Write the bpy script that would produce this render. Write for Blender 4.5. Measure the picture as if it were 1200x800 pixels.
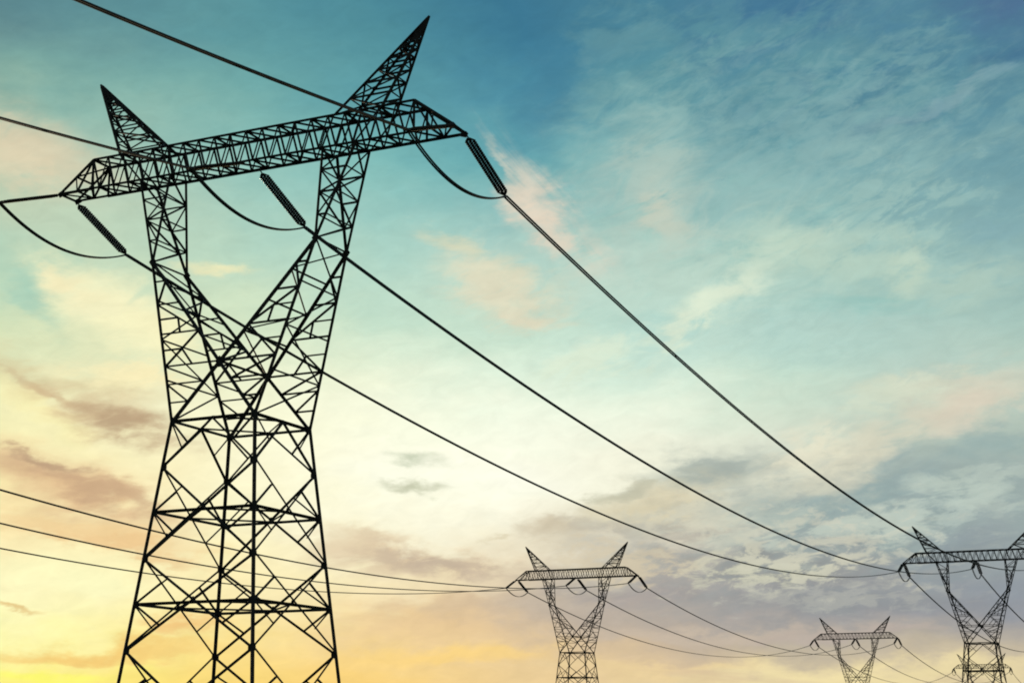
import bpy, math, random
from mathutils import Vector, Matrix

for o in list(bpy.data.objects):
    bpy.data.objects.remove(o)
SC = bpy.context.scene
COL = SC.collection
R = math.radians

# ------------------------------------------------------------------ camera
cam = bpy.data.cameras.new('camera')
cam.sensor_width = 36.0
cam.lens = 36.0 * 1882.7 / 1200.0
cam.clip_start = 0.1
cam.clip_end = 60000.0
camo = bpy.data.objects.new('camera', cam)
COL.objects.link(camo)
camo.location = (0, 0, 1.7)
camo.rotation_euler = (R(90 + 13.777), 0, 0)
SC.camera = camo

# ------------------------------------------------------------------ sun, exposure
SUN_AZ, SUN_EL = R(-21.0), R(4.0)
sl = bpy.data.lights.new('sun', 'SUN')
sl.energy = 2.0
sl.angle = R(0.53)
sl.color = (1.0, 0.80, 0.55)
so = bpy.data.objects.new('sun', sl)
COL.objects.link(so)
sd = Vector((math.sin(SUN_AZ) * math.cos(SUN_EL), math.cos(SUN_AZ) * math.cos(SUN_EL), math.sin(SUN_EL)))
so.rotation_euler = (-sd).to_track_quat('-Z', 'Y').to_euler()
so.location = (0, 0, 80)

SC.view_settings.view_transform = 'Standard'
SC.view_settings.look = 'None'
SC.view_settings.exposure = 0.0
SC.view_settings.gamma = 1.0
SC.view_settings.use_curve_mapping = False
SC.render.engine = 'CYCLES'
SC.cycles.pixel_filter_type = 'BLACKMAN_HARRIS'
SC.cycles.filter_width = 1.9


# ------------------------------------------------------------------ sky
def lin(c):
    def f(v):
        v = v / 255.0
        return v / 12.92 if v <= 0.04045 else ((v + 0.055) / 1.055) ** 2.4
    return (f(c[0]), f(c[1]), f(c[2]), 1.0)


world = bpy.data.worlds.new('World')
SC.world = world
world.use_nodes = True
NT = world.node_tree
NT.nodes.clear()


def N(kind, **kw):
    n = NT.nodes.new(kind)
    for k, v in kw.items():
        setattr(n, k, v)
    return n


def plug(sock, v):
    if isinstance(v, bpy.types.NodeSocket):
        NT.links.new(v, sock)
    else:
        sock.default_value = v


def M(op, a, b=0.0, c=0.0):
    n = N('ShaderNodeMath', operation=op)
    plug(n.inputs[0], a)
    plug(n.inputs[1], b)
    plug(n.inputs[2], c)
    return n.outputs[0]


def ramp01(v, lo, hi, out0=0.0, out1=1.0, smooth=True):
    n = N('ShaderNodeMapRange')
    n.interpolation_type = 'SMOOTHSTEP' if smooth else 'LINEAR'
    n.clamp = False
    plug(n.inputs['Value'], v)
    n.inputs['From Min'].default_value = lo
    n.inputs['From Max'].default_value = hi
    n.inputs['To Min'].default_value = out0
    n.inputs['To Max'].default_value = out1
    return n.outputs['Result']


def mixc(f, a, b):
    n = N('ShaderNodeMix')
    n.data_type = 'RGBA'
    n.clamp_factor = True
    plug(n.inputs[0], f)
    plug(n.inputs[6], a)
    plug(n.inputs[7], b)
    return n.outputs[2]


tc = N('ShaderNodeTexCoord')
nrm = N('ShaderNodeVectorMath', operation='NORMALIZE')
NT.links.new(tc.outputs['Generated'], nrm.inputs[0])
sx = N('ShaderNodeSeparateXYZ')
NT.links.new(nrm.outputs[0], sx.inputs[0])
AZ = M('MULTIPLY', M('ARCTAN2', sx.outputs[0], sx.outputs[1]), 180 / math.pi)      # compass bearing in degrees, 0 = +Y
EL = M('MULTIPLY', M('ARCSINE', sx.outputs[2]), 180 / math.pi)                     # height above the horizon in degrees


def comb(a, b, c=0.0):
    n = N('ShaderNodeCombineXYZ')
    plug(n.inputs[0], a)
    plug(n.inputs[1], b)
    plug(n.inputs[2], c)
    return n.outputs[0]


AE = comb(AZ, EL)


def noise(angle, s_along, s_across, detail, rough, dist, seed, vec=None):
    m = N('ShaderNodeMapping')
    m.vector_type = 'POINT'
    NT.links.new(vec or AE, m.inputs['Vector'])
    # rotate so that x runs along the streak, then stretch
    m.inputs['Rotation'].default_value = (0, 0, R(-angle))
    m2 = N('ShaderNodeMapping')
    m2.vector_type = 'POINT'
    NT.links.new(m.outputs[0], m2.inputs['Vector'])
    m2.inputs['Scale'].default_value = (s_along, s_across, 1)
    m2.inputs['Location'].default_value = (seed * 3.7, seed * 1.9, seed)
    t = N('ShaderNodeTexNoise')
    t.noise_dimensions = '3D'
    NT.links.new(m2.outputs[0], t.inputs['Vector'])
    t.inputs['Scale'].default_value = 1.0
    t.inputs['Detail'].default_value = detail
    t.inputs['Roughness'].default_value = rough
    t.inputs['Distortion'].default_value = dist
    return t


# air turbulence that bends every edge a little
wn = noise(0, 0.22, 0.5, 6, 0.6, 0.0, 1.3)
ws = N('ShaderNodeVectorMath', operation='SUBTRACT')
NT.links.new(wn.outputs['Color'], ws.inputs[0])
ws.inputs[1].default_value = (0.5, 0.5, 0.5)
wm = N('ShaderNodeVectorMath', operation='MULTIPLY_ADD')
NT.links.new(ws.outputs[0], wm.inputs[0])
wm.inputs[1].default_value = (5.0, 3.0, 0.0)
NT.links.new(AE, wm.inputs[2])
AEW = wm.outputs[0]
wsx = N('ShaderNodeSeparateXYZ')
NT.links.new(AEW, wsx.inputs[0])
AZW, ELW = wsx.outputs[0], wsx.outputs[1]

NOISE = {
    'wisp': noise(24, 0.16, 0.60, 10, 0.62, 0.9, 4.1).outputs['Fac'],
    'fall': noise(-48, 0.16, 0.60, 10, 0.60, 0.7, 7.7).outputs['Fac'],
    'puff': noise(8, 0.30, 0.62, 11, 0.60, 0.5, 2.6).outputs['Fac'],
    'mass': noise(-4, 0.16, 0.42, 11, 0.57, 0.4, 9.3).outputs['Fac'],
    'band': noise(-3, 0.10, 1.10, 9, 0.58, 0.3, 5.2).outputs['Fac'],
    'mot': noise(20, 0.42, 0.95, 11, 0.66, 0.7, 6.4).outputs['Fac'],
    'cum': noise(6, 0.62, 1.7, 10, 0.60, 0.45, 8.8).outputs['Fac'],
    'cum2': noise(10, 0.34, 1.05, 10, 0.58, 0.45, 1.7).outputs['Fac'],
    'cumf': noise(6, 0.95, 2.5, 9, 0.62, 0.4, 5.9).outputs['Fac'],
    'rip': noise(22, 0.75, 2.1, 9, 0.66, 0.6, 12.4).outputs['Fac'],
    'fine': noise(10, 0.9, 1.9, 8, 0.62, 0.6, 3.3).outputs['Fac'],
}

# clear-air colours of the sunset sky: per bearing, colours from the horizon up
AZ_STEP, AZ_0 = 5.0, -20.0
EL_MAX = 28.0
SKY = [
    [(255, 247, 128), (255, 248, 141), (255, 252, 195), (253, 241, 187), (251, 235, 175), (250, 242, 184), (227, 230, 184), (200, 220, 185), (179, 208, 184), (193, 207, 178), (174, 194, 170), (137, 173, 159), (100, 139, 143), (92, 132, 140), (92, 132, 140)],
    [(254, 237, 125), (254, 238, 134), (255, 248, 183), (253, 241, 186), (251, 234, 180), (248, 240, 189), (236, 233, 188), (219, 229, 190), (200, 219, 189), (187, 209, 185), (166, 196, 178), (133, 178, 168), (104, 152, 154), (90, 139, 147), (90, 140, 148)],
    [(251, 220, 126), (251, 221, 131), (252, 234, 169), (253, 242, 189), (253, 246, 201), (251, 248, 210), (240, 243, 207), (218, 232, 198), (194, 220, 195), (171, 207, 190), (147, 193, 183), (120, 175, 171), (99, 157, 161), (86, 144, 154), (86, 144, 154)],
    [(252, 214, 128), (251, 214, 132), (246, 222, 167), (250, 239, 201), (255, 254, 228), (254, 255, 229), (242, 248, 221), (206, 229, 205), (184, 217, 200), (158, 203, 193), (130, 188, 184), (103, 165, 170), (85, 147, 158), (74, 134, 150), (74, 134, 150)],
    [(240, 210, 152), (238, 208, 153), (228, 204, 167), (238, 227, 198), (255, 254, 232), (252, 254, 232), (234, 246, 224), (202, 227, 207), (186, 215, 201), (153, 196, 190), (108, 172, 177), (84, 147, 164), (68, 129, 153), (60, 118, 145), (60, 118, 145)],
    [(229, 202, 156), (222, 197, 157), (189, 176, 162), (205, 198, 181), (235, 231, 206), (242, 245, 223), (224, 240, 220), (188, 220, 207), (179, 211, 198), (163, 199, 189), (140, 183, 180), (105, 157, 164), (83, 139, 154), (72, 126, 148), (72, 126, 148)],
    [(235, 215, 165), (219, 202, 164), (163, 159, 158), (165, 170, 166), (180, 190, 181), (210, 219, 201), (199, 222, 204), (178, 211, 201), (171, 205, 192), (147, 189, 183), (118, 169, 173), (95, 150, 161), (79, 132, 154), (70, 120, 150), (70, 120, 150)],
    [(228, 207, 161), (210, 194, 161), (155, 156, 159), (156, 165, 165), (166, 181, 175), (182, 197, 184), (186, 207, 194), (172, 202, 192), (158, 193, 186), (134, 175, 176), (112, 158, 166), (94, 144, 158), (83, 132, 153), (78, 125, 150), (78, 126, 150)],
    [(220, 199, 158), (200, 186, 160), (151, 155, 161), (152, 164, 166), (160, 176, 172), (169, 187, 178), (183, 203, 189), (167, 196, 186), (146, 181, 179), (121, 163, 169), (101, 148, 161), (87, 135, 154), (79, 121, 149), (78, 118, 148), (78, 118, 148)],
]
sky_col = None
elf = M('DIVIDE', ELW, EL_MAX)
for i, stops in enumerate(SKY):
    rp = N('ShaderNodeValToRGB')
    rp.color_ramp.interpolation = 'CARDINAL'
    el = rp.color_ramp.elements
    for k, c in enumerate(stops):
        pos = k / (len(stops) - 1)
        e = el[k] if k < 2 else el.new(pos)
        e.position = pos
        e.color = lin(c)
    NT.links.new(elf, rp.inputs[0])
    if sky_col is None:
        sky_col = rp.outputs[0]
    else:
        a0 = AZ_0 + (i - 1) * AZ_STEP
        sky_col = mixc(ramp01(AZW, a0, a0 + AZ_STEP, smooth=False), sky_col, rp.outputs[0])

# clouds: bearing, height, half-width, half-height, tilt (degrees), colour, opacity, texture, threshold lo/hi
CLOUDS = [
    (10.61, 21.89, 13.12, 6.7, 0, (100, 150, 158), 0.8, 'mot', 0.36, 0.62),
    (15.4, 19.47, 9.04, 3.96, 10, (130, 170, 172), 0.65, 'mot', 0.4, 0.62),
    (9.52, 18.69, 10.6, 2.74, 8, (150, 190, 186), 0.7, 'mot', 0.36, 0.62),
    (15.26, 21.81, 5.9, 1.83, 20, (70, 116, 142), 0.6, 'wisp', 0.58, 0.4),
    (14.6, 21.15, 3.92, 0.49, 24, (60, 112, 142), 0.6, 'wisp', 0.34, 0.52),
    (15.55, 21.56, 4.91, 0.61, 24, (140, 174, 178), 0.55, 'wisp', 0.48, 0.6),
    (17.7, 22.2, 3.62, 0.91, 14, (132, 168, 176), 0.6, 'wisp', 0.46, 0.62),
    (18.06, 22.96, 2.97, 0.73, 14, (62, 104, 140), 0.5, 'wisp', 0.4, 0.6),
    (9.13, 24.47, 5.02, 1.83, 10, (66, 114, 146), 0.8, 'mot', 0.6, 0.44),
    (12.21, 22.51, 6.59, 1.52, 12, (72, 126, 148), 0.7, 'mot', 0.56, 0.42),
    (12.81, 22.03, 8.54, 2.74, 20, (120, 164, 168), 0.6, 'cumf', 0.48, 0.64),
    (18.79, 24.42, 4.35, 1.1, 0, (80, 98, 142), 0.4, 'puff', 0.3, 0.6),
    (1.47, 23.42, 2.32, 3.96, 0, (60, 120, 150), 0.45, 'puff', 0.2, 0.5),
    (3.94, 24.55, 4.01, 1.83, 25, (104, 152, 160), 0.55, 'mot', 0.4, 0.62),
    (4.86, 21.87, 5.25, 2.13, 10, (120, 168, 170), 0.6, 'mot', 0.4, 0.62),
    (10.54, 20.42, 14.94, 7.91, 0, (148, 184, 182), 0.34, 'rip', 0.45, 0.68),
    (10.57, 21.01, 15.0, 7.3, 0, (80, 130, 152), 0.26, 'rip', 0.5, 0.34),
    (6.3, 15.82, 10.44, 4.56, 0, (198, 220, 204), 0.55, 'mot', 0.4, 0.64),
    (12.5, 16.44, 9.52, 4.87, 20, (168, 200, 190), 0.55, 'rip', 0.47, 0.62),
    (5.15, 20.37, 6.17, 3.35, 25, (150, 188, 184), 0.7, 'mot', 0.36, 0.62),
    (1.28, 18.63, 4.82, 1.52, -50, (218, 212, 194), 0.95, 'fall', 0.34, 0.6),
    (1.59, 17.96, 3.52, 1.22, -50, (230, 214, 192), 0.8, 'mot', 0.38, 0.62),
    (-0.48, 20.14, 2.27, 0.55, -55, (205, 206, 190), 0.7, 'fall', 0.36, 0.6),
    (5.28, 19.01, 3.86, 3.65, -20, (180, 200, 188), 0.8, 'mot', 0.36, 0.62),
    (5.57, 18.1, 1.6, 1.83, -30, (214, 212, 190), 0.5, 'mot', 0.38, 0.6),
    (-0.32, 15.75, 4.11, 2.43, -15, (214, 216, 190), 0.8, 'mot', 0.38, 0.62),
    (-0.47, 15.6, 3.79, 1.4, -14, (226, 220, 192), 0.8, 'rip', 0.36, 0.6),
    (-1.26, 15.9, 3.8, 1.83, -14, (224, 222, 194), 0.6, 'band', 0.4, 0.62),
    (0.63, 14.63, 2.52, 0.61, -14, (226, 218, 190), 0.8, 'wisp', 0.36, 0.6),
    (-1.91, 17.05, 3.18, 0.67, -16, (220, 218, 186), 0.7, 'band', 0.38, 0.6),
    (8.16, 15.45, 6.0, 1.1, 32, (214, 230, 208), 0.95, 'mot', 0.3, 0.56),
    (6.89, 14.53, 3.46, 0.61, 34, (222, 234, 210), 0.85, 'mot', 0.32, 0.58),
    (2.81, 13.0, 4.69, 1.03, 22, (222, 236, 212), 0.85, 'mot', 0.36, 0.58),
    (11.29, 16.66, 6.67, 1.83, -8, (188, 212, 194), 0.75, 'mot', 0.36, 0.6),
    (13.01, 14.77, 4.72, 1.03, 0, (152, 196, 188), 0.8, 'band', 0.32, 0.58),
    (14.72, 15.85, 1.9, 1.52, 30, (198, 216, 194), 0.7, 'mot', 0.35, 0.58),
    (16.89, 15.25, 3.15, 1.52, 15, (180, 204, 188), 0.6, 'cum', 0.4, 0.6),
    (18.04, 17.05, 1.91, 1.22, 0, (132, 172, 178), 0.6, 'cum', 0.36, 0.58),
    (-17.81, 19.83, 5.5, 2.13, -14, (222, 208, 176), 0.85, 'puff', 0.32, 0.58),
    (-18.04, 18.94, 3.54, 1.22, -10, (230, 214, 180), 0.6, 'mot', 0.36, 0.6),
    (-16.65, 16.0, 4.12, 0.91, -6, (176, 208, 184), 0.6, 'mot', 0.36, 0.58),
    (-14.65, 14.82, 4.72, 1.89, -16, (248, 243, 198), 0.95, 'puff', 0.34, 0.54),
    (-16.31, 15.3, 2.52, 0.91, -10, (246, 236, 190), 0.85, 'mot', 0.36, 0.58),
    (-13.26, 13.87, 3.76, 1.22, -10, (250, 244, 196), 0.8, 'mot', 0.36, 0.58),
    (-17.43, 14.77, 2.52, 0.91, -38, (162, 204, 184), 0.8, 'puff', 0.32, 0.55),
    (-10.96, 16.17, 2.22, 0.43, 2, (238, 234, 188), 0.9, 'band', 0.32, 0.54),
    (-16.37, 12.07, 5.91, 0.91, -10, (218, 206, 162), 0.7, 'cum2', 0.38, 0.58),
    (-13.76, 12.21, 2.49, 1.22, -10, (250, 238, 188), 0.7, 'mot', 0.38, 0.58),
    (-16.29, 10.9, 3.72, 1.22, -25, (254, 246, 184), 0.8, 'cum2', 0.4, 0.56),
    (-14.4, 10.76, 4.65, 1.34, -16, (210, 184, 144), 0.85, 'cum2', 0.3, 0.62),
    (-13.31, 12.23, 2.18, 1.22, -20, (252, 240, 190), 0.8, 'rip', 0.4, 0.58),
    (-13.36, 10.45, 2.79, 0.85, -10, (184, 156, 124), 0.8, 'cum', 0.32, 0.62),
    (-16.05, 11.5, 2.8, 0.43, -26, (206, 178, 138), 0.7, 'cum', 0.36, 0.56),
    (-15.54, 8.16, 7.99, 1.52, -15, (224, 188, 144), 0.9, 'cum2', 0.28, 0.58),
    (-14.68, 8.11, 5.84, 0.85, -15, (200, 166, 132), 0.75, 'cum', 0.34, 0.62),
    (-16.16, 8.92, 3.7, 0.37, -14, (178, 146, 120), 0.7, 'cum', 0.38, 0.58),
    (-14.6, 6.83, 7.05, 0.91, -12, (240, 206, 150), 0.85, 'band', 0.36, 0.58),
    (-13.42, 6.34, 5.51, 0.49, -10, (236, 196, 140), 0.7, 'cum', 0.4, 0.58),
    (-15.08, 5.42, 5.5, 1.22, -4, (255, 253, 200), 0.7, 'puff', 0.35, 0.58),
    (-17.09, 4.15, 1.83, 0.21, -2, (226, 190, 124), 0.8, 'band', 0.3, 0.52),
    (-14.35, 2.8, 6.7, 0.49, -2, (244, 200, 116), 0.85, 'band', 0.36, 0.56),
    (-11.68, 3.41, 2.44, 0.55, 0, (242, 196, 124), 0.85, 'cum', 0.36, 0.56),
    (-15.98, 2.11, 5.18, 0.67, 0, (255, 252, 112), 0.9, 'band', 0.33, 0.58),
    (-10.97, 3.53, 3.35, 0.49, -3, (244, 202, 132), 0.7, 'cum2', 0.38, 0.58),
    (-3.93, 9.47, 1.42, 0.4, -2, (198, 206, 180), 0.85, 'puff', 0.14, 0.44),
    (-4.25, 8.29, 1.41, 0.37, -2, (190, 193, 164), 0.85, 'puff', 0.14, 0.44),
    (-0.61, 6.51, 0.92, 0.21, 0, (220, 208, 176), 0.7, 'puff', 0.3, 0.52),
    (-3.94, 6.05, 6.43, 1.22, -8, (222, 200, 166), 0.95, 'cum2', 0.34, 0.54),
    (-3.03, 5.85, 3.67, 0.73, -9, (196, 178, 156), 0.9, 'cum', 0.34, 0.55),
    (-1.21, 5.55, 3.36, 0.61, -4, (204, 186, 162), 0.8, 'cum', 0.36, 0.56),
    (-2.4, 3.83, 6.71, 1.34, 0, (232, 200, 152), 0.85, 'band', 0.36, 0.58),
    (-1.2, 4.28, 4.58, 0.79, 0, (212, 188, 156), 0.7, 'cum2', 0.38, 0.58),
    (-1.79, 2.51, 6.7, 0.61, 0, (254, 216, 132), 0.8, 'band', 0.34, 0.56),
    (1.67, 6.75, 2.76, 0.79, 4, (206, 194, 168), 0.9, 'cum2', 0.34, 0.55),
    (13.2, 7.51, 10.44, 3.96, 6, (152, 170, 168), 0.85, 'mass', 0.34, 0.58),
    (8.98, 4.96, 11.61, 2.43, 0, (158, 158, 156), 0.85, 'mass', 0.32, 0.58),
    (8.43, 6.0, 7.96, 1.34, 0, (142, 145, 144), 0.8, 'cum2', 0.42, 0.6),
    (12.17, 4.47, 7.94, 1.52, 0, (146, 148, 150), 0.7, 'cum2', 0.42, 0.6),
    (14.83, 6.01, 4.9, 1.52, 0, (140, 152, 158), 0.7, 'cum', 0.42, 0.6),
    (7.03, 9.0, 4.62, 1.1, 4, (176, 186, 176), 0.85, 'cum2', 0.36, 0.56),
    (6.73, 9.1, 2.16, 0.49, 0, (160, 172, 166), 0.75, 'cum', 0.36, 0.56),
    (4.88, 7.84, 4.61, 1.34, 10, (214, 204, 172), 0.85, 'cum2', 0.38, 0.58),
    (3.98, 8.45, 3.38, 0.61, 12, (186, 184, 160), 0.75, 'cum', 0.36, 0.56),
    (5.77, 7.14, 6.13, 0.79, 4, (178, 172, 160), 0.75, 'cum', 0.4, 0.58),
    (7.59, 7.65, 7.37, 1.52, 4, (214, 212, 190), 0.8, 'cum', 0.47, 0.6),
    (12.02, 7.25, 9.82, 2.43, 2, (196, 206, 192), 0.8, 'cum', 0.49, 0.62),
    (8.42, 5.7, 7.34, 1.83, 0, (206, 206, 182), 0.85, 'cumf', 0.5, 0.62),
    (12.09, 8.58, 8.0, 1.52, 14, (146, 168, 168), 0.8, 'cum2', 0.4, 0.58),
    (11.31, 4.63, 7.94, 1.52, 0, (178, 180, 172), 0.6, 'cumf', 0.5, 0.62),
    (2.71, 4.27, 5.19, 1.7, 0, (190, 176, 160), 0.9, 'mass', 0.3, 0.56),
    (4.22, 5.01, 4.58, 0.91, 0, (168, 160, 156), 0.7, 'cum2', 0.4, 0.58),
    (3.63, 5.9, 4.28, 1.22, 0, (214, 200, 170), 0.7, 'cumf', 0.48, 0.62),
    (12.43, 9.6, 5.86, 1.34, 22, (220, 216, 192), 0.85, 'cum2', 0.34, 0.56),
    (10.36, 9.67, 3.7, 1.22, 18, (240, 234, 206), 0.75, 'mot', 0.34, 0.58),
    (16.31, 11.19, 4.34, 1.83, 15, (218, 212, 190), 0.85, 'cum2', 0.34, 0.56),
    (16.58, 10.94, 2.48, 1.1, 20, (220, 208, 188), 0.6, 'mot', 0.36, 0.6),
    (14.01, 11.55, 4.04, 0.91, 10, (216, 222, 198), 0.75, 'cum', 0.36, 0.58),
    (15.83, 8.3, 4.61, 1.34, 0, (190, 204, 192), 0.75, 'cum', 0.44, 0.6),
    (17.34, 9.68, 2.78, 1.03, 0, (150, 174, 172), 0.75, 'cum2', 0.36, 0.58),
    (14.92, 7.46, 6.14, 1.83, 0, (188, 202, 192), 0.6, 'cumf', 0.5, 0.62),
    (10.82, 6.69, 10.11, 3.65, 4, (142, 156, 158), 0.55, 'cumf', 0.5, 0.36),
    (10.22, 6.41, 10.11, 3.65, 4, (214, 211, 190), 0.55, 'cumf', 0.54, 0.66),
    (6.57, 3.37, 7.93, 0.49, 0, (204, 188, 168), 0.7, 'band', 0.36, 0.58),
    (11.82, 3.32, 7.32, 0.37, 0, (190, 176, 166), 0.6, 'band', 0.4, 0.58),
    (11.18, 1.95, 11.57, 0.67, 0, (243, 226, 172), 0.9, 'band', 0.3, 0.54),
    (4.76, 2.18, 5.79, 0.43, 0, (238, 212, 158), 0.7, 'band', 0.36, 0.58),
]
for (a, e, ra, re, tilt, c, op, tex, lo, hi) in CLOUDS:
    ct, st = math.cos(R(tilt)), math.sin(R(tilt))
    q = []
    for (vx, vy) in ((ct / ra, st / ra), (-st / re, ct / re)):
        q.append(M('MULTIPLY_ADD', AZW, vx, M('MULTIPLY_ADD', ELW, vy, -(a * vx + e * vy))))
    ln = M('SQRT', M('MULTIPLY_ADD', q[0], q[0], M('MULTIPLY', q[1], q[1])))
    w = ramp01(ln, 1.0, 0.0)
    t = ramp01(M('MULTIPLY_ADD', w, 0.22, NOISE[tex]), lo + 0.11, hi + 0.11)
    al = M('MULTIPLY', M('MULTIPLY', w, t), op)
    sky_col = mixc(al, sky_col, lin(c))

# thin texture everywhere so that no patch of sky is dead flat
bc = N('ShaderNodeVectorMath', operation='SCALE')
NT.links.new(sky_col, bc.inputs[0])
NT.links.new(ramp01(NOISE['fine'], 0.25, 0.75, 0.94, 1.06, smooth=False), bc.inputs['Scale'])
bg1 = N('ShaderNodeBackground')
NT.links.new(bc.outputs[0], bg1.inputs[0])
bg1.inputs[1].default_value = 1.0

# the rest of the dome: physical evening sky
sky = N('ShaderNodeTexSky')
sky.sky_type = 'NISHITA'
sky.sun_disc = False
sky.sun_elevation = SUN_EL
sky.sun_rotation = SUN_AZ
sky.altitude = 100
bg2 = N('ShaderNodeBackground')
NT.links.new(sky.outputs[0], bg2.inputs[0])
bg2.inputs[1].default_value = 0.08
away = M('MAXIMUM', ramp01(M('ABSOLUTE', AZ), 32.0, 75.0), ramp01(EL, 30.0, 60.0))
ms = N('ShaderNodeMixShader')
NT.links.new(away, ms.inputs[0])
NT.links.new(bg1.outputs[0], ms.inputs[1])
NT.links.new(bg2.outputs[0], ms.inputs[2])
wo = N('ShaderNodeOutputWorld')
NT.links.new(ms.outputs[0], wo.inputs[0])


# ------------------------------------------------------------------ materials
def material(name, base, rough, metal=0.0, var=0.3, scale=4.0):
    m = bpy.data.materials.new(name)
    m.use_nodes = True
    nt = m.node_tree
    b = nt.nodes['Principled BSDF']
    b.inputs['Roughness'].default_value = rough
    b.inputs['Metallic'].default_value = metal
    t = nt.nodes.new('ShaderNodeTexNoise')
    t.inputs['Scale'].default_value = scale
    t.inputs['Detail'].default_value = 6
    g = nt.nodes.new('ShaderNodeTexCoord')
    nt.links.new(g.outputs['Object'], t.inputs['Vector'])
    r = nt.nodes.new('ShaderNodeValToRGB')
    r.color_ramp.elements[0].position = 0.3
    r.color_ramp.elements[1].position = 0.7
    r.color_ramp.elements[0].color = tuple(v * (1 - var) for v in base) + (1,)
    r.color_ramp.elements[1].color = tuple(v * (1 + var) for v in base) + (1,)
    nt.links.new(t.outputs['Fac'], r.inputs[0])
    nt.links.new(r.outputs[0], b.inputs['Base Color'])
    return m


STEEL = material('weathered dark steel', (0.040, 0.043, 0.043), 0.8, 0.0, 0.35, 2.0)
CABLE = material('aged aluminium cable', (0.075, 0.080, 0.078), 0.55, 0.0, 0.2, 6.0)
PORC = material('dark glazed porcelain', (0.045, 0.035, 0.030), 0.30, 0.0, 0.25, 5.0)
CONC = material('footing concrete', (0.30, 0.29, 0.27), 0.9, 0.0, 0.2, 5.0)
GRASS = material('dry dusk grassland', (0.055, 0.060, 0.028), 0.95, 0.0, 0.5, 0.15)


# ------------------------------------------------------------------ mesh collector
class MB:
    def __init__(self):
        self.v, self.f = [], []

    def bar(self, a, b, w, ref=(0.3, 0.2, 1.0), t=None):
        """steel angle (L section) from a to b, leg width w"""
        a, b = Vector(a), Vector(b)
        d = b - a
        if d.length < 1e-4:
            return
        d.normalize()
        r = Vector(ref)
        x = d.cross(r)
        if x.length < 0.05:
            x = d.cross(Vector((1, 0.1, 0)))
        x.normalize()
        y = d.cross(x)
        t = t or w * 0.22
        o = w * 0.5
        prof = [(-o, -o), (o, -o), (o, -o + t), (-o + t, -o + t), (-o + t, o), (-o, o)]
        n = len(self.v)
        for p in (a, b):
            for (u, v) in prof:
                self.v.append(p + x * u + y * v)
        for i in range(6):
            j = (i + 1) % 6
            self.f.append((n + i, n + j, n + 6 + j, n + 6 + i))
        self.f += [(n + 3, n + 2, n + 1, n), (n + 5, n + 4, n + 3, n), (n + 6, n + 7, n + 8, n + 9), (n + 6, n + 9, n + 10, n + 11)]

    def plate(self, pts, nrm, t):
        """flat gusset plate of thickness t"""
        nv = Vector(nrm).normalized() * (t / 2)
        n = len(self.v)
        k = len(pts)
        for s in (-1, 1):
            for p in pts:
                self.v.append(Vector(p) + nv * s)
        self.f.append(tuple(n + i for i in reversed(range(k))))
        self.f.append(tuple(n + k + i for i in range(k)))
        for i in range(k):
            j = (i + 1) % k
            self.f.append((n + i, n + j, n + k + j, n + k + i))

    def tube(self, pts, radii, sides=6, caps=True):
        n0 = len(self.v)
        k = len(pts)
        pts = [Vector(p) for p in pts]
        if not isinstance(radii, (list, tuple)):
            radii = [radii] * k
        for i in range(k):
            d = (pts[min(i + 1, k - 1)] - pts[max(i - 1, 0)]).normalized()
            x = d.cross(Vector((0, 0, 1)))
            if x.length < 0.02:
                x = Vector((1, 0, 0))
            x.normalize()
            y = x.cross(d)
            for s in range(sides):
                q = 2 * math.pi * s / sides
                self.v.append(pts[i] + (x * math.cos(q) + y * math.sin(q)) * radii[i])
        for i in range(k - 1):
            for s in range(sides):
                j = (s + 1) % sides
                self.f.append((n0 + i * sides + s, n0 + i * sides + j, n0 + (i + 1) * sides + j, n0 + (i + 1) * sides + s))
        if caps:
            self.f.append(tuple(n0 + s for s in reversed(range(sides))))
            self.f.append(tuple(n0 + (k - 1) * sides + s for s in range(sides)))

    def build(self, name, mat, parent=None):
        me = bpy.data.meshes.new(name)
        me.from_pydata([tuple(v) for v in self.v], [], self.f)
        me.materials.append(mat)
        me.update()
        o = bpy.data.objects.new(name, me)
        COL.objects.link(o)
        if parent:
            o.parent = parent
        return o


def lerp(a, b, t):
    return Vector(a).lerp(Vector(b), t)


def thing(name, label, cat, loc=(0, 0, 0), rz=0.0, group=None):
    o = bpy.data.objects.new(name, None)
    o.empty_display_size = 0.5
    COL.objects.link(o)
    o.location = loc
    o.rotation_euler = (0, 0, rz)
    tag(o, label, cat, group)
    return o


def tag(o, label, cat, group=None):
    o['label'] = label
    o['category'] = cat
    if group:
        o['group'] = group


KIDS = {}


def learn(o):
    for k in bpy.data.objects:
        if k.parent:
            KIDS.setdefault(k.parent.name, [])
            if k not in KIDS[k.parent.name]:
                KIDS[k.parent.name].append(k)


def copy_tree(o, parent=None):
    if o.name not in KIDS and parent is None:
        learn(o)
    c = o.copy()
    COL.objects.link(c)
    if parent is not None:
        c.parent = parent
    for ch in KIDS.get(o.name, []):
        copy_tree(ch, c)
    return c


# ------------------------------------------------------------------ ground
def ground_z(x, y):
    # nearly flat plain with one shallow hollow where the small lone tower stands
    return -1.5 * math.exp(-((x - 98.6) ** 2 + (y - 468.2) ** 2) / (2 * 75.0 ** 2))


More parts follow.
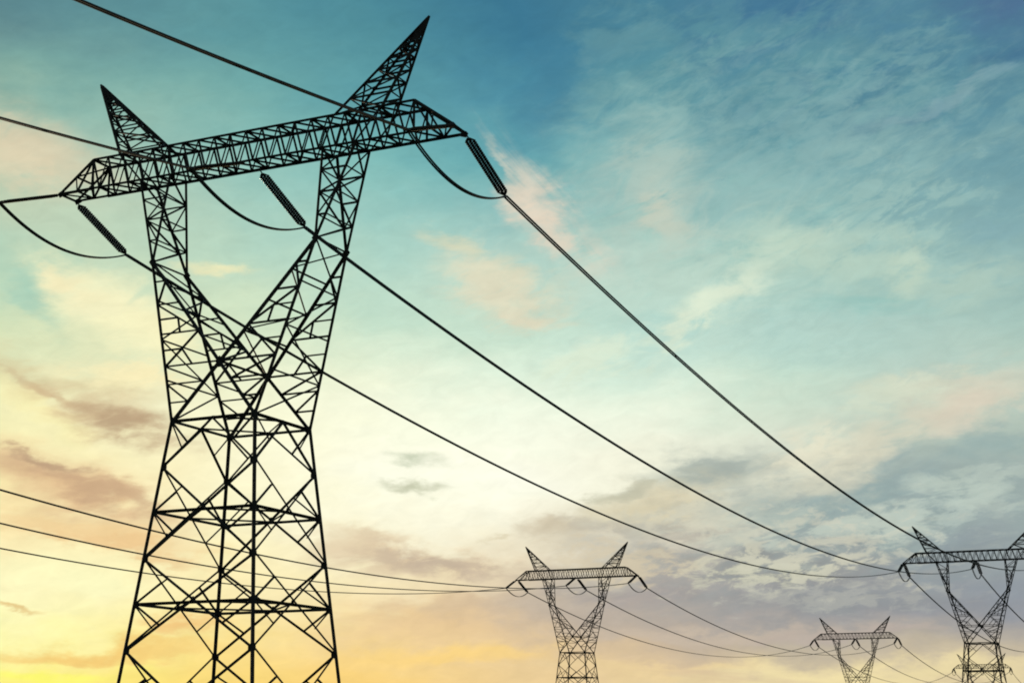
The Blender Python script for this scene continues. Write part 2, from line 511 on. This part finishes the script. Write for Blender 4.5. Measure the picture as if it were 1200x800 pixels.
g = MB()
S = 6000.0
rings = [0, 25, 50, 75, 100, 140, 180, 220, 260, 300, 340, 380, 420, 460, 500, 540, 580, 620, 680, 760, 900, 1400, 2500, 4000, S]
seg = 96
random.seed(5)
for r_ in rings[1:]:
    for s in range(seg):
        q = 2 * math.pi * s / seg
        x_, y_ = r_ * math.cos(q), r_ * math.sin(q)
        g.v.append(Vector((x_, y_, ground_z(x_, y_) + random.uniform(-0.10, 0.0))))
g.v.append(Vector((0, 0, 0)))
cidx = len(g.v) - 1
for s in range(seg):
    g.f.append((cidx, s, (s + 1) % seg))
for i in range(len(rings) - 2):
    for s in range(seg):
        j = (s + 1) % seg
        g.f.append((i * seg + s, (i + 1) * seg + s, (i + 1) * seg + j, i * seg + j))
go = g.build('ground', GRASS)
go['kind'] = 'structure'

# ------------------------------------------------------------------ the tower, in its own frame: x along the crossbeam, y along the line, z up
Z0 = 1.7
W0, KT = 2.42, 0.104
zw, z1, z2 = 14.88 + Z0, 10.41 + Z0, 6.02 + Z0
m1, m2, m3 = 12.62 + Z0, 8.18 + Z0, 3.87 + Z0
z3 = 1.55 + Z0
zk, xk, dk = 23.57 + Z0, 4.89, 1.445
zb, zt, db = 28.50 + Z0, 30.13 + Z0, 0.673
LB, LT = 12.0, 9.83
xh, zh = 10.22, 34.75 + Z0
ho, hi, ao, ai = 8.03, 5.31, 6.57, 4.67


def hw(z):
    return W0 + KT * (zw - z)


def corner(sx_, sy_, z):
    return Vector((sx_ * hw(z), sy_ * hw(z), z))


WL, WM, WS, WR = 0.160, 0.100, 0.090, 0.083
WF = 0.135                                         # ring members        # leg, main brace, secondary, redundant


def face_bracing(A, B, nrm):
    """one face of the lower body between leg lines A(z) and B(z)"""
    mb = MB()
    mid_w = (A(zw) + B(zw)) / 2
    for P, Q in ((A, B), (B, A)):
        mb.bar(P(m1), mid_w, WM, nrm)
        mb.bar(P(zw), lerp(P(m1), mid_w, 0.5), WR, nrm)
    off = Vector(nrm) * 0.05
    for (u, z, d) in ((m1, z1, m2), (m2, z2, m3), (m3, z3, 0.15)):
        c = None
        a0, b0, a1, b1 = A(u), B(u), A(d), B(d)
        wa, wb = (b0 - a0).length, (b1 - a1).length
        t = wa / (wa + wb)
        c = lerp(a0, b1, t)
        mb.bar(a0 + off, b1 + off, WM, nrm)
        mb.bar(b0 - off, a1 - off, WM, nrm)
        for P in (A, B):
            mb.bar(P(z), lerp(P(u), c, 0.5), WR, nrm)
            mb.bar(P(z), lerp(P(d), c, 0.5), WR, nrm)
        # centre gusset
        e = (b0 - a0).normalized()
        up = Vector((0, 0, 1))
        mb.plate([c + e * 0.14, c + up * 0.14, c - e * 0.14, c - up * 0.14], nrm, 0.03)
    return mb


def frame_ring(z, diamond=True):
    mb = MB()
    cs = [corner(-1, -1, z), corner(1, -1, z), corner(1, 1, z), corner(-1, 1, z)]
    ms_ = [lerp(cs[i], cs[(i + 1) % 4], 0.5) for i in range(4)]
    for i in range(4):
        mb.bar(cs[i], cs[(i + 1) % 4], WF, (0, 0, 1))
        if diamond:
            mb.bar(ms_[i] + Vector((0, 0, 0.05)), ms_[(i + 1) % 4] + Vector((0, 0, 0.05)), WS, (0, 0, 1))
    if not diamond:
        mb.bar(cs[0] + Vector((0, 0, .05)), cs[2] + Vector((0, 0, .05)), WS, (0, 0, 1))
        mb.bar(cs[1] - Vector((0, 0, .05)), cs[3] - Vector((0, 0, .05)), WS, (0, 0, 1))
    return mb


def zigzag(mb, a0, a1, b0, b1, n, w, nrm, cross=True, start=0, x=False):
    """n panels between chords a0-a1 and b0-b1; struts across and alternating diagonals (or x-braces)"""
    for i in range(n):
        ta, tb = i / n, (i + 1) / n
        pa, pb = lerp(a0, a1, ta), lerp(b0, b1, ta)
        qa, qb = lerp(a0, a1, tb), lerp(b0, b1, tb)
        if x or (i + start) % 2 == 0:
            mb.bar(pa, qb, w, nrm)
        if x or (i + start) % 2 == 1:
            mb.bar(pb, qa, w, nrm)
        if cross and i > 0:
            mb.bar(pa, pb, w, nrm)


def build_tower(label, group):
    root = thing('transmission_tower', label, 'pylon', group=group)
    # four legs with their footings
    for sx_ in (-1, 1):
        for sy_ in (-1, 1):
            mb = MB()
            mb.bar(corner(sx_, sy_, -0.05), corner(sx_, sy_, zw), WL, (sx_, sy_, 0))
            for z in (z1, z2, z3, m1, m2, m3, zw):
                p = corner(sx_, sy_, z)
                for ax in (Vector((-sx_, 0, 0)), Vector((0, -sy_, 0))):
                    nr = ax.cross(Vector((0, 0, 1)))
                    s_ = 0.24
                    mb.plate([p + Vector((0, 0, s_)), p + ax * s_ + Vector((0, 0, s_ * .4)), p + ax * s_ - Vector((0, 0, s_ * .4)), p - Vector((0, 0, s_))], nr, 0.03)
            lo = mb.build('leg', STEEL, root)
            fb = MB()
            p = corner(sx_, sy_, 0)
            fb.tube([p + Vector((0, 0, -0.8)), p + Vector((0, 0, 0.26)), p + Vector((0, 0, 0.32))], [0.5, 0.42, 0.36], 14)
            fb.build('concrete_footing', CONC, lo)
    # four braced faces
    for i, (ca, cb) in enumerate((((-1, -1), (1, -1)), ((1, -1), (1, 1)), ((1, 1), (-1, 1)), ((-1, 1), (-1, -1)))):
        nrm = ((0, -1, 0), (1, 0, 0), (0, 1, 0), (-1, 0, 0))[i]
        face_bracing(lambda z, c=ca: corner(c[0], c[1], z), lambda z, c=cb: corner(c[0], c[1], z), nrm).build('face_bracing', STEEL, root)
    for z in (zw, z1, z2, z3):
        frame_ring(z).build('horizontal_frame', STEEL, root)

    # waist to knees: two cranked arms whose inner chords cross to the opposite waist corner
    def K(s, e):
        return Vector((s * xk, e * dk, zk))

    def Wc(s, e):
        return Vector((s * W0, e * W0, zw))
    tc_ = xk / (xk + W0)                      # where the two inner chords meet

    def Cx(e):
        return lerp(K(1, e), Wc(-1, e), tc_)
    zc = Cx(1).z
    tO = (zk - zc) / (zk - zw)

    for s in (-1, 1):
        arm = MB()
        for e in (-1, 1):
            nf = (0, e, 0)
            oc = lerp(K(s, e), Wc(s, e), tO)        # outer chord at crossing height
            lv = [0.0, 0.2, 0.42, 0.70, 1.0]
            for i in range(1, len(lv)):
                pO, pI = lerp(K(s, e), oc, lv[i]), lerp(K(s, e), Cx(e), lv[i])
                qO, qI = lerp(K(s, e), oc, lv[i - 1]), lerp(K(s, e), Cx(e), lv[i - 1])
                arm.bar(pO, pI, WS, nf)
                if i > 1:
                    if i % 2 == 0:
                        arm.bar(qI, pO, WS, nf)
                    else:
                        arm.bar(qO, pI, WS, nf)
                if i >= 3:
                    # sub-divided wide panels
                    c1 = lerp(qI, pO, 0.5) if i % 2 == 0 else lerp(qO, pI, 0.5)
                    arm.bar(c1, lerp(pO, pI, 0.5), WR, nf)
                    arm.bar(c1, lerp(qO, pO, 0.5) if i % 2 == 0 else lerp(qO, pO, 0.5), WR, nf)
            # lower triangle between outer chord and the opposite inner chord
            q = [lerp(oc, Wc(s, e), k / 3) for k in range(4)]
            w_ = [lerp(Cx(e), Wc(s, e), k / 3) for k in range(4)]
            arm.bar(q[0], w_[1], WS, nf)
            arm.bar(q[1], w_[1], WR, nf)
            arm.bar(q[1], w_[2], WR, nf)
            arm.bar(q[2], w_[2], WR, nf)
        # side face between near and far outer chords, inner face between inner chords
        zigzag(arm, K(s, -1), Wc(s, -1), K(s, 1), Wc(s, 1), 4, WS, (s, 0, 0), True, 0)
        zigzag(arm, K(s, -1), Cx(-1), K(s, 1), Cx(1), 4, WR, (-s, 0, 1), True, 1 if s > 0 else 0)
        arm.bar(K(s, -1), K(s, 1), WM, (s, 0, 0))
        ao_ = arm.build('cranked_arm', STEEL, root)
        for e in (-1, 1):
            cb_ = MB()
            cb_.bar(Wc(s, e), K(s, e), WL * 0.9, (s, e, 0))
            kp = K(s, e)
            cb_.plate([kp + Vector((0.22, 0, 0)), kp + Vector((0, 0, 0.3)), kp - Vector((0.22, 0, 0)), kp - Vector((0, 0, 0.3))], (0, 1, 0), 0.04)
            cb_.build('outer_chord', STEEL, ao_)
            cb_ = MB()
            dy = Vector((0, 0.05 * s, 0))
            cb_.bar(K(s, e) + dy, Wc(-s, e) + dy, WL * 0.85, (0, e, 0))
            cb_.build('inner_chord', STEEL, ao_)
        # knee to crossbeam: widening lattice head
        hd = MB()
        for e in (-1, 1):
            bo, bi = Vector((s * ao, e * db, zb)), Vector((s * ai, e * db, zb))
            hd.bar(K(s, e), bo, WL * 0.8, (s, e, 0))
            hd.bar(K(s, e), bi, WL * 0.8, (-s, e, 0))
            zigzag(hd, K(s, e), bo, K(s, e), bi, 4, WS, (0, e, 0), True, 0)
        for xx in (ao, ai):
            zigzag(hd, K(s, -1), Vector((s * xx, -db, zb)), K(s, 1), Vector((s * xx, db, zb)), 4, WR, (s, 0, 0), True, 0)
        hd.build('arm_head', STEEL, root)

    c = MB()
    c.bar(Cx(-1), Cx(1), WM, (0, 0, 1))
    for e in (-1, 1):
        p = Cx(e)
        c.plate([p + Vector((0.26, 0, 0)), p + Vector((0, 0, 0.26)), p - Vector((0.26, 0, 0)), p - Vector((0, 0, 0.26))], (0, 1, 0), 0.05)
    c.build('crotch_strut', STEEL, root)

    # crossbeam: box truss, four chords, warren bracing
    beam = MB()
    nP = 20
    step = 2 * LT / nP
    for e in (-1, 1):
        for i in range(nP):
            x0, x1 = -LT + i * step, -LT + (i + 1) * step
            xm = (x0 + x1) / 2
            beam.bar((x0, e * db, zt), (xm, e * db, zb), WR, (0, e, 0))
            beam.bar((xm, e * db, zb), (x1, e * db, zt), WR, (0, e, 0))
        for s in (-1, 1):
            beam.bar((s * ai, e * (db + .04), zb), (s * hi, e * (db + .04), zt), WM, (0, e, 0))
            beam.bar((s * ao, e * (db + .04), zb), (s * ho, e * (db + .04), zt), WM, (0, e, 0))
    for z_ in (zb, zt):
        for i in range(nP):
            x0, x1 = -LT + i * step, -LT + (i + 1) * step
            if z_ == zb:
                x0 += step / 2
                x1 += step / 2
                if i == nP - 1:
                    continue
            xm = (x0 + x1) / 2
            beam.bar((x0, -db, z_), (x1, db, z_), WR, (0, 0, 1))
            if i % 2 == 0:
                beam.bar((x0, -db, z_ + .01), (x0, db, z_ + .01), WR, (0, 0, 1))
            if i % 4 == 0:
                beam.bar((x0, db, z_ - .03), (x1, -db, z_ - .03), WR, (0, 0, 1))
    for s in (-1, 1):
        beam.bar((s * LT, -db, zt), (s * LT, db, zt), WM, (0, 0, 1))
    bo_ = beam.build('crossbeam', STEEL, root)
    for e in (-1, 1):
        for z_, L_ in ((zb, LT), (zt, LT)):
            cbm = MB()
            cbm.bar((-L_, e * db, z_), (L_, e * db, z_), WL * 0.78, (0, e, 1))
            cbm.build('chord', STEEL, bo_)
    for s in (-1, 1):
        te = MB()
        for e in (-1, 1):
            te.bar((s * LT, e * db, zt), (s * LB, e * db, zb), WL * 0.8, (0, e, 1))
            te.bar((s * LT, e * db, zb), (s * LB, e * db, zb), WL * 0.78, (0, e, 1))
            te.bar((s * LT, e * db, zt), (s * LT, e * db, zb), WS, (0, e, 0))
            te.bar((s * LT, e * db, zt), (s * (LT + (LB - LT) * .45), e * db, zb), WS, (0, e, 0))
            te.bar((s * (LT + (LB - LT) * .45), e * db, zb), (s * (LT + (LB - LT) * .5), e * db, zb + (zt - zb) * .5), WR, (0, e, 0))
        te.bar((s * LB, -db - .1, zb), (s * LB, db + .1, zb), WM, (0, 0, 1))
        xm = s * (LT + (LB - LT) * .45)
        te.bar((xm, -db, zb), (xm, db, zb), WS, (0, 0, 1))
        te.bar((s * LT, -db, zb), (xm, db, zb), WR, (0, 0, 1))
        te.bar((xm, db, zb), (s * LB, -db, zb), WR, (0, 0, 1))
        te.bar((s * (LT + (LB - LT) * .5), -db, zb + (zt - zb) * .5), (s * (LT + (LB - LT) * .5), db, zb + (zt - zb) * .5), WS, (0, 0, 1))
        te.bar((s * LT, -db, zt), (s * (LT + (LB - LT) * .5), db, zb + (zt - zb) * .5), WS, (0, 0, 1))
        te.bar((s * LT, db, zt), (s * (LT + (LB - LT) * .5), -db, zb + (zt - zb) * .5), WS, (0, 0, 1))
        for e in (-1, 1):
            te.plate([(s * (LB - .5), e * db, zb + .02), (s * LB, e * db, zb + .14), (s * (LB + .12), e * db, zb), (s * LB, e * db, zb - .2), (s * (LB - .3), e * db, zb - .1)], (0, 1, 0), 0.05)
        te.build('tapered_end', STEEL, root)

    # the two raking peaks
    for s in (-1, 1):
        pk = MB()
        tip = Vector((s * xh, 0, zh))
        f = 0.985

        def ch(x_, e):
            return Vector((s * x_, e * db, zt)), lerp(Vector((s * x_, e * db, zt)), tip, f)
        cc = {(x_, e): ch(x_, e) for x_ in (ho, hi) for e in (-1, 1)}
        hs = [0.0, 0.17, 0.33, 0.47, 0.59, 0.69, 0.78, 0.86]
        for (u, v, nr) in (((ho, -1), (hi, -1), (0, -1, 0)), ((ho, 1), (hi, 1), (0, 1, 0)), ((ho, -1), (ho, 1), (s, 0, 0)), ((hi, -1), (hi, 1), (-s, 0, 0))):
            for i in range(len(hs) - 1):
                p0, p1 = lerp(*cc[u], hs[i]), lerp(*cc[v], hs[i])
                q0, q1 = lerp(*cc[u], hs[i + 1]), lerp(*cc[v], hs[i + 1])
                if i % 2 == 0:
                    pk.bar(p0, q1, WR, nr)
                else:
                    pk.bar(p1, q0, WR, nr)
                pk.bar(q0, q1, WR, nr)
        po = pk.build('earth_wire_peak', STEEL, root)
        for k_, (p, q) in cc.items():
            cbm = MB()
            cbm.bar(p, q, WL * 0.8, (k_[0] - 6.5, k_[1], 0))
            cbm.build('chord', STEEL, po)
        tp = MB()
        dirv = (tip - Vector((s * 6.6, 0, zt))).normalized()
        tp.tube([tip - dirv * 1.25, tip - dirv * 0.15, tip + dirv * 0.05], [0.17, 0.10, 0.06], 8)
        tp.build('peak_cap', STEEL, po)
    return root


TOWERS = [
    ('dark lattice tower filling the left of the picture, by far the nearest and largest', -13.379, 78.234, 25.27),
    ('second largest lattice tower, cut by the right edge, where the three long conductors end', 77.72, 270.03, 23.6),
    ('lattice tower under the middle of the sky, with the low left-hand wires running into it', 11.96, 300.4, 23.5),
    ('small lattice tower standing alone between the centre tower and the right-edge tower', 98.6, 468.2, 24.5),
    ('tiny farthest lattice tower glimpsed through the legs of the right-edge tower', 204.0, 711.0, 23.0),
]
TG = 'lattice pylons of the two power lines'
towers = []
for i, (lab, X, Y, hd) in enumerate(TOWERS):
    t = build_tower(lab, TG) if i == 0 else copy_tree(towers[0])
    t.location = (X, Y, ground_z(X, Y))
    t.rotation_euler = (0, 0, -R(hd))
    t['label'] = lab
    towers.append(t)


def tw(i, p):
    X, Y, hd = TOWERS[i][1:]
    return Matrix.Translation((X, Y, ground_z(X, Y))) @ Matrix.Rotation(-R(hd), 4, 'Z') @ Vector(p)


# ------------------------------------------------------------------ insulator strings
SA, SB = 4.4, 1.75                                    # reach along the line and drop of a string
TNAME = ['the nearest tower', 'the right-edge tower', 'the centre tower', 'the small lone tower', 'the tiny farthest tower']


def build_string():
    """three parallel disc strings along +y, dropping; origin at the beam"""
    root = thing('insulator_string', '', 'insulator')
    ln_ = math.hypot(SA, SB)
    u = Vector((0, SA / ln_, -SB / ln_))
    side = Vector((1, 0, 0))
    yk = MB()
    nr = side.cross(u)
    a = Vector((0, 0, 0))
    p = u * 0.32
    yk.bar(a - u * 0.05, p, 0.07, (1, 0, 0))
    yk.plate([p - side * 0.08 - u * .1, p + side * 0.08 - u * .1, p + side * 0.25 + u * .08, p - side * 0.25 + u * .08], nr, 0.05)
    yk.build('yoke_plate', STEEL, root)
    p2 = u * (ln_ - 0.22)
    y2 = MB()
    y2.plate([p2 - side * 0.25 - u * .06, p2 + side * 0.25 - u * .06, p2 + side * 0.09 + u * .14, p2 - side * 0.09 + u * .14], nr, 0.05)
    y2.tube([p2 + u * .08, u * ln_, u * (ln_ + .1)], [.06, .07, .05], 8)
    y2.build('yoke_plate', STEEL, root)
    start, end = 0.42, ln_ - 0.30
    n = 26
    for off in (-0.2, 0.0, 0.2):
        mb = MB()
        pts, rad = [], []
        for i in range(n):
            q0 = start + (end - start) * i / n
            st = (end - start) / n
            for dq, r_ in ((0, .032), (.30, .035), (.36, .094), (.58, .088), (.66, .036)):
                pts.append(u * (q0 + dq * st) + side * off)
                rad.append(r_)
        pts.append(u * end + side * off)
        rad.append(.03)
        mb.tube(pts, rad, 10)
        mb.build('disc_string', PORC, root)
    return root


PH = {-12.0: 'left', 0.0: 'middle', 12.0: 'right'}
first_string = None
for i in range(len(TOWERS)):
    for xl in (-12.0, 0.0, 12.0):
        for sgn in (1, -1):
            if i == 1 and xl > 0 and False:
                continue
            s_ = build_string() if first_string is None else copy_tree(first_string)
            first_string = first_string or s_
            s_.location = tw(i, (xl, sgn * (db + 0.02), zb - 0.06))
            s_.rotation_euler = (0, 0, -R(TOWERS[i][3]) + (0 if sgn > 0 else math.pi))
            where = {'left': 'at left beam tip of', 'middle': 'under beam middle of', 'right': 'at right beam tip of'}[PH[xl]]
            way = 'slanting away to the right' if sgn > 0 else 'pulling left'
            s_['label'] = 'insulator string %s %s, %s' % (where, TNAME[i], way)
            s_['group'] = 'insulator strings of the pylons'


def string_end(i, xl, sgn):
    return tw(i, (xl, sgn * (db + 0.02 + SA + 0.03), zb - 0.06 - SB - 0.02))


# ------------------------------------------------------------------ conductors (twin cables)
def twin(name, label, cat, pts, group, r_=0.056, gap=0.072, spacers=None):
    root = thing(name, label, cat, tuple(pts[0]), 0, group)
    o = Vector(pts[0])
    d = (Vector(pts[-1]) - o)
    d.z = 0
    d.normalize()
    sd_ = Vector((d.y, -d.x, 0))
    for s in (-1, 1):
        mb = MB()
        mb.tube([Vector(p) - o + sd_ * gap * s for p in pts], r_, 6)
        mb.build('strand', CABLE, root)
    for k in spacers or []:
        p = Vector(pts[k]) - o
        mb = MB()
        mb.tube([p - sd_ * (gap + r_ * .6), p - sd_ * gap, p + sd_ * gap, p + sd_ * (gap + r_ * .6)], [.03, .045, .045, .03], 6)
        mb.build('spacer', STEEL, root)
    return root


def span(P, Q, sag, n=72, t0=0.0, t1=1.0):
    P, Q = Vector(P), Vector(Q)
    out = []
    for k in range(n + 1):
        t = t0 + (t1 - t0) * k / n
        out.append(P.lerp(Q, t) - Vector((0, 0, 4 * sag * t * (1 - t))))
    return out


CG = 'twin conductor cables of the power lines'
SPC = [9, 18, 27, 36, 45, 54, 63]


def offsets(i, hd, dist):
    X, Y = TOWERS[i][1:3]
    return X + dist * math.sin(R(hd)), Y + dist * math.cos(R(hd))


# tower to tower
for (a, b, sag, an, bn) in ((0, 1, 6.8, 'nearest tower', 'right-edge tower'), (2, 3, 7.0, 'centre tower', 'small lone tower'), (3, 4, 7.5, 'small lone tower', 'tiny farthest tower')):
    for xl in (-12.0, 0.0, 12.0):
        ht = {'left': 'lowest', 'middle': 'middle', 'right': 'uppermost'}[PH[xl]]
        twin('conductor', '%s of the three conductors sagging from the %s to the %s' % (ht, an, bn), 'cable', span(string_end(a, xl, 1), string_end(b, xl, -1), sag), CG, r_=0.052, gap=0.080, spacers=SPC)

# spans that leave the picture
TOWERS.append(('', -13.379 - 200 * math.sin(R(25.3)), 78.234 - 200 * math.cos(R(25.3)), 25.3))
TOWERS.append(('',) + offsets(2, 24.1 + 180, 230) + (24.1,))
TOWERS.append(('',) + offsets(1, 25.3, 212) + (25.3,))
TOWERS.append(('',) + offsets(4, 23.0, 230) + (23.0,))
for xl in (-12.0, 0.0, 12.0):
    ht = {'left': 'lowest', 'middle': 'middle', 'right': 'uppermost'}[PH[xl]]
    lab = {'left': 'conductor leaving the left beam tip of the nearest tower past the left edge',
           'middle': 'conductor crossing the upper left edge to the middle of the nearest beam',
           'right': 'topmost conductor, crossing the top edge and dropping behind the nearest tower\'s right peak'}[PH[xl]]
    twin('conductor', lab, 'cable', span(string_end(5, xl, 1), string_end(0, xl, -1), 8.0), CG, r_=0.046, gap=0.062, spacers=SPC)
    twin('conductor', '%s of the three low conductors from the left edge into the centre tower' % {'left': 'lowest', 'middle': 'middle', 'right': 'highest'}[PH[xl]], 'cable',
         span(string_end(6, xl, 1), string_end(2, xl, -1), 7.0), CG, r_=0.066, gap=0.085, spacers=SPC)
    twin('conductor', 'conductor falling to the lower right from the %s of the right-edge tower' % {'left': 'left beam tip', 'middle': 'beam middle', 'right': 'right beam tip'}[PH[xl]], 'cable',
         span(string_end(1, xl, 1), string_end(7, xl, -1), 6.8), CG, spacers=SPC)
    twin('conductor', 'conductor running on from the %s of the tiny farthest tower' % {'left': 'left beam tip', 'middle': 'beam middle', 'right': 'right beam tip'}[PH[xl]], 'cable',
         span(string_end(4, xl, 1), string_end(8, xl, -1), 7.0, 40), CG)

# jumper loops
for i in range(5):
    for xl in (-12.0, 0.0, 12.0):
        P, Q = string_end(i, xl, -1), string_end(i, xl, 1)
        where = {'left': 'left beam tip', 'middle': 'beam middle', 'right': 'right beam tip'}[PH[xl]]
        twin('jumper_loop', 'slack jumper cable looping below the %s of %s' % (where, TNAME[i]), 'jumper cable', span(P, Q, 1.15, 24), 'jumper loops under the crossbeams', r_=0.05, gap=0.066)

bpy.context.view_layer.update()
